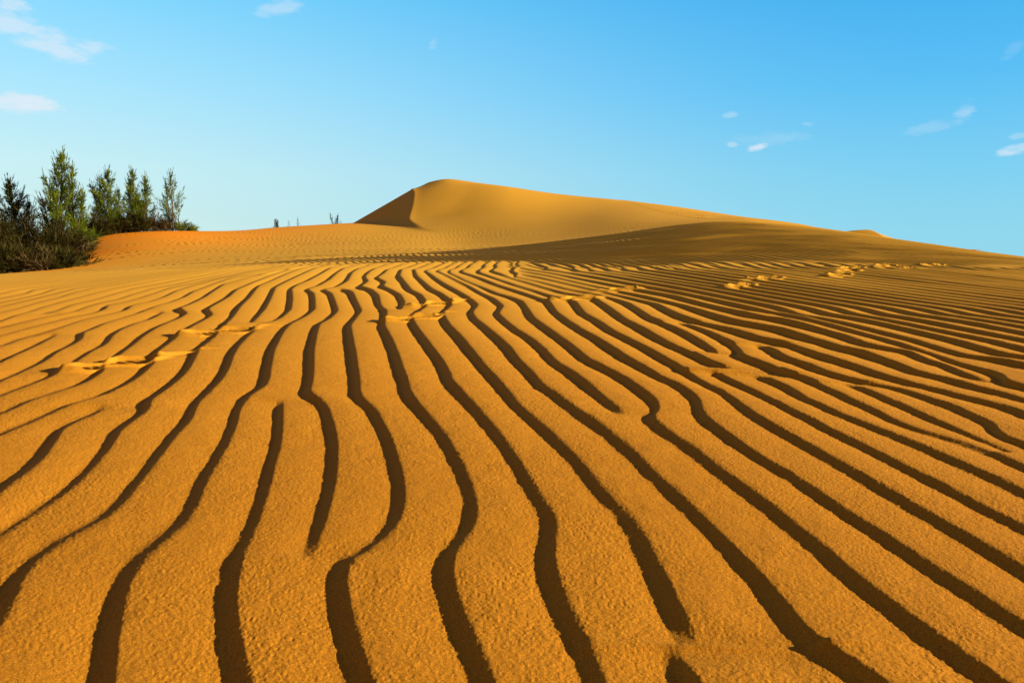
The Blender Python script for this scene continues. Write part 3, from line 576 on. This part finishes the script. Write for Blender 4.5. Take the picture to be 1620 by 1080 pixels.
TREES = [
    ('feathery_tree', -14.75, 24, 2.37, 1.15, 'dark feathery tree at the left edge of the photo with one short spire', 1, dict(leaf=DARKGREEN, spires=((0.19, 0.3, 1.79, 0.6, 0.085), (-0.23, -0.2, 1.86, 0.6, -0.1)))),
    ('feathery_tree', -13.29, 24, 2.90, 0.95, 'tallest feathery tree, with three slender spires above the dark bushes', 2, dict(leaf=GREEN, spires=((0.16, 0.2, 2.62, 0.4, 0.049), (-0.17, -0.2, 2.22, 0.4, -0.061), (0.34, 0.1, 1.89, 0.45, 0.148), (-0.32, 0, 1.63, 0.4, -0.161)))),
    ('feathery_tree', -15.87, 32, 2.42, 0.95, 'green bushy tree standing next right of the tallest one, thin side spire at its left', 3, dict(leaf=GREEN, spires=((-0.39, 0.1, 1.9, 0.4, -0.167), (-0.17, -0.2, 1.75, 0.4, -0.078), (0.19, 0.2, 1.71, 0.4, 0.093)))),
    ('feathery_tree', -15.42, 33, 2.43, 0.75, 'green tree with a tip leaning right, fourth from the left in the row', 4, dict(leaf=GREEN, spires=((-0.1, 0.2, 1.72, 0.4, -0.048), (0.16, -0.1, 1.52, 0.35, 0.085)), lean=0.05)),
    ('feathery_tree', -15.04, 33.4, 2.20, 0.45, 'thinnest young tree in the row, between two fuller ones', 5, dict(leaf=GREEN, spires=((-0.07, 0.1, 1.25, 0.3, -0.047),), low=0.15)),
    ('feathery_tree', -14.22, 34, 2.35, 1.05, 'airy open tree at the right end of the row, low branches spreading over the sand', 6, dict(leaf=GREEN, spires=((-0.16, 0.1, 2.0, 0.3, -0.066), (0.25, -0.1, 1.07, 0.35, 0.192)), density=0.62)),
    ('distant_tree', -16.87, 58, 1.85, 0.60, 'tiny round-crowned tree on the skyline, leftmost of the far ones', 7, dict(leaf=DARKGREEN, spires=((-0.05, 0.1, 1.73, 0.5, -0.024), (0.05, 0.1, 1.73, 0.5, 0.024)), fine=0.6, group='tiny trees on the dune skyline')),
    ('distant_tree', -15.97, 58, 1.63, 0.16, 'barely visible thin twig of a tree on the skyline, smallest of the far ones', 8, dict(leaf=DARKGREEN, spires=(), fine=0.6, group='tiny trees on the dune skyline', density=0.5)),
    ('distant_tree', -15.33, 58, 1.64, 0.32, 'tiny sparse tree on the skyline between the twig and the far clump', 9, dict(leaf=DARKGREEN, spires=(), fine=0.6, group='tiny trees on the dune skyline', density=0.6)),
    ('distant_tree', -12.79, 58, 1.68, 0.35, 'tiny tree leaning left at the left side of the far skyline clump', 10, dict(leaf=DARKGREEN, spires=(), fine=0.6, group='tiny trees on the dune skyline', lean=-0.1, density=0.8)),
    ('distant_tree', -12.48, 58, 1.53, 0.55, 'tiny dense tree at the right side of the far skyline clump', 11, dict(leaf=DARKGREEN, spires=(), fine=0.6, group='tiny trees on the dune skyline')),
]
BUSHES = [
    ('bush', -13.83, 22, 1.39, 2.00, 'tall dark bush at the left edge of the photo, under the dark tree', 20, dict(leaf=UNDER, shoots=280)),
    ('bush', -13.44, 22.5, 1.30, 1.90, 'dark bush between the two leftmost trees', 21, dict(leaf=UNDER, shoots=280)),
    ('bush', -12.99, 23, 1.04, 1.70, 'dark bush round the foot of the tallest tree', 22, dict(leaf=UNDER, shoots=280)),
    ('bush', -12.64, 23.5, 0.65, 1.00, 'brownish bush on the orange sand just right of the tallest tree', 23, dict(leaf=DRY, shoots=110)),
    ('bush', -12.8, 24, 0.87, 0.90, 'green bush filling the gap right of the tallest tree', 24, dict(leaf=GREEN, shoots=110)),
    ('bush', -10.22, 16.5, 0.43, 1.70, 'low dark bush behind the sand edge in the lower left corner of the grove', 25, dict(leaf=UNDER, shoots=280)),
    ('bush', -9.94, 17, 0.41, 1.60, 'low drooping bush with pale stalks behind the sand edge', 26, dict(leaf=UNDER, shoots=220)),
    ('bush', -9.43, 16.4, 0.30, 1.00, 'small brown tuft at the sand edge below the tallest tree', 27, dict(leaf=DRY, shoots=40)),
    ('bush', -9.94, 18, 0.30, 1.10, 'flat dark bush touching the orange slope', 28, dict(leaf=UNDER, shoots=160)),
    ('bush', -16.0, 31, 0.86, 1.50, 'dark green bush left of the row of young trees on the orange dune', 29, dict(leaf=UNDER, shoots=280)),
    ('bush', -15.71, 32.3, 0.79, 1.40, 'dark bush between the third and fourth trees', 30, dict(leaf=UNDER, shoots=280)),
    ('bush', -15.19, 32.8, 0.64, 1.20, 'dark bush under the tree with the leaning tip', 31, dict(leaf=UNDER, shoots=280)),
    ('bush', -14.82, 33.6, 0.68, 1.10, 'brown and green bush left of the airy tree', 32, dict(leaf=DRY, shoots=110)),
    ('bush', -14.41, 34, 0.47, 1.50, 'brownish bush round the foot of the airy tree', 33, dict(leaf=DRY, shoots=110)),
    ('bush', -13.99, 34.2, 0.31, 1.10, 'lowest green bush, rightmost beside the bare dune', 34, dict(leaf=GREEN, shoots=80)),
]

for p in TREES:
    make_tree(*p[:7], **p[7])
for p in BUSHES:
    make_bush(*p[:7], **p[7])
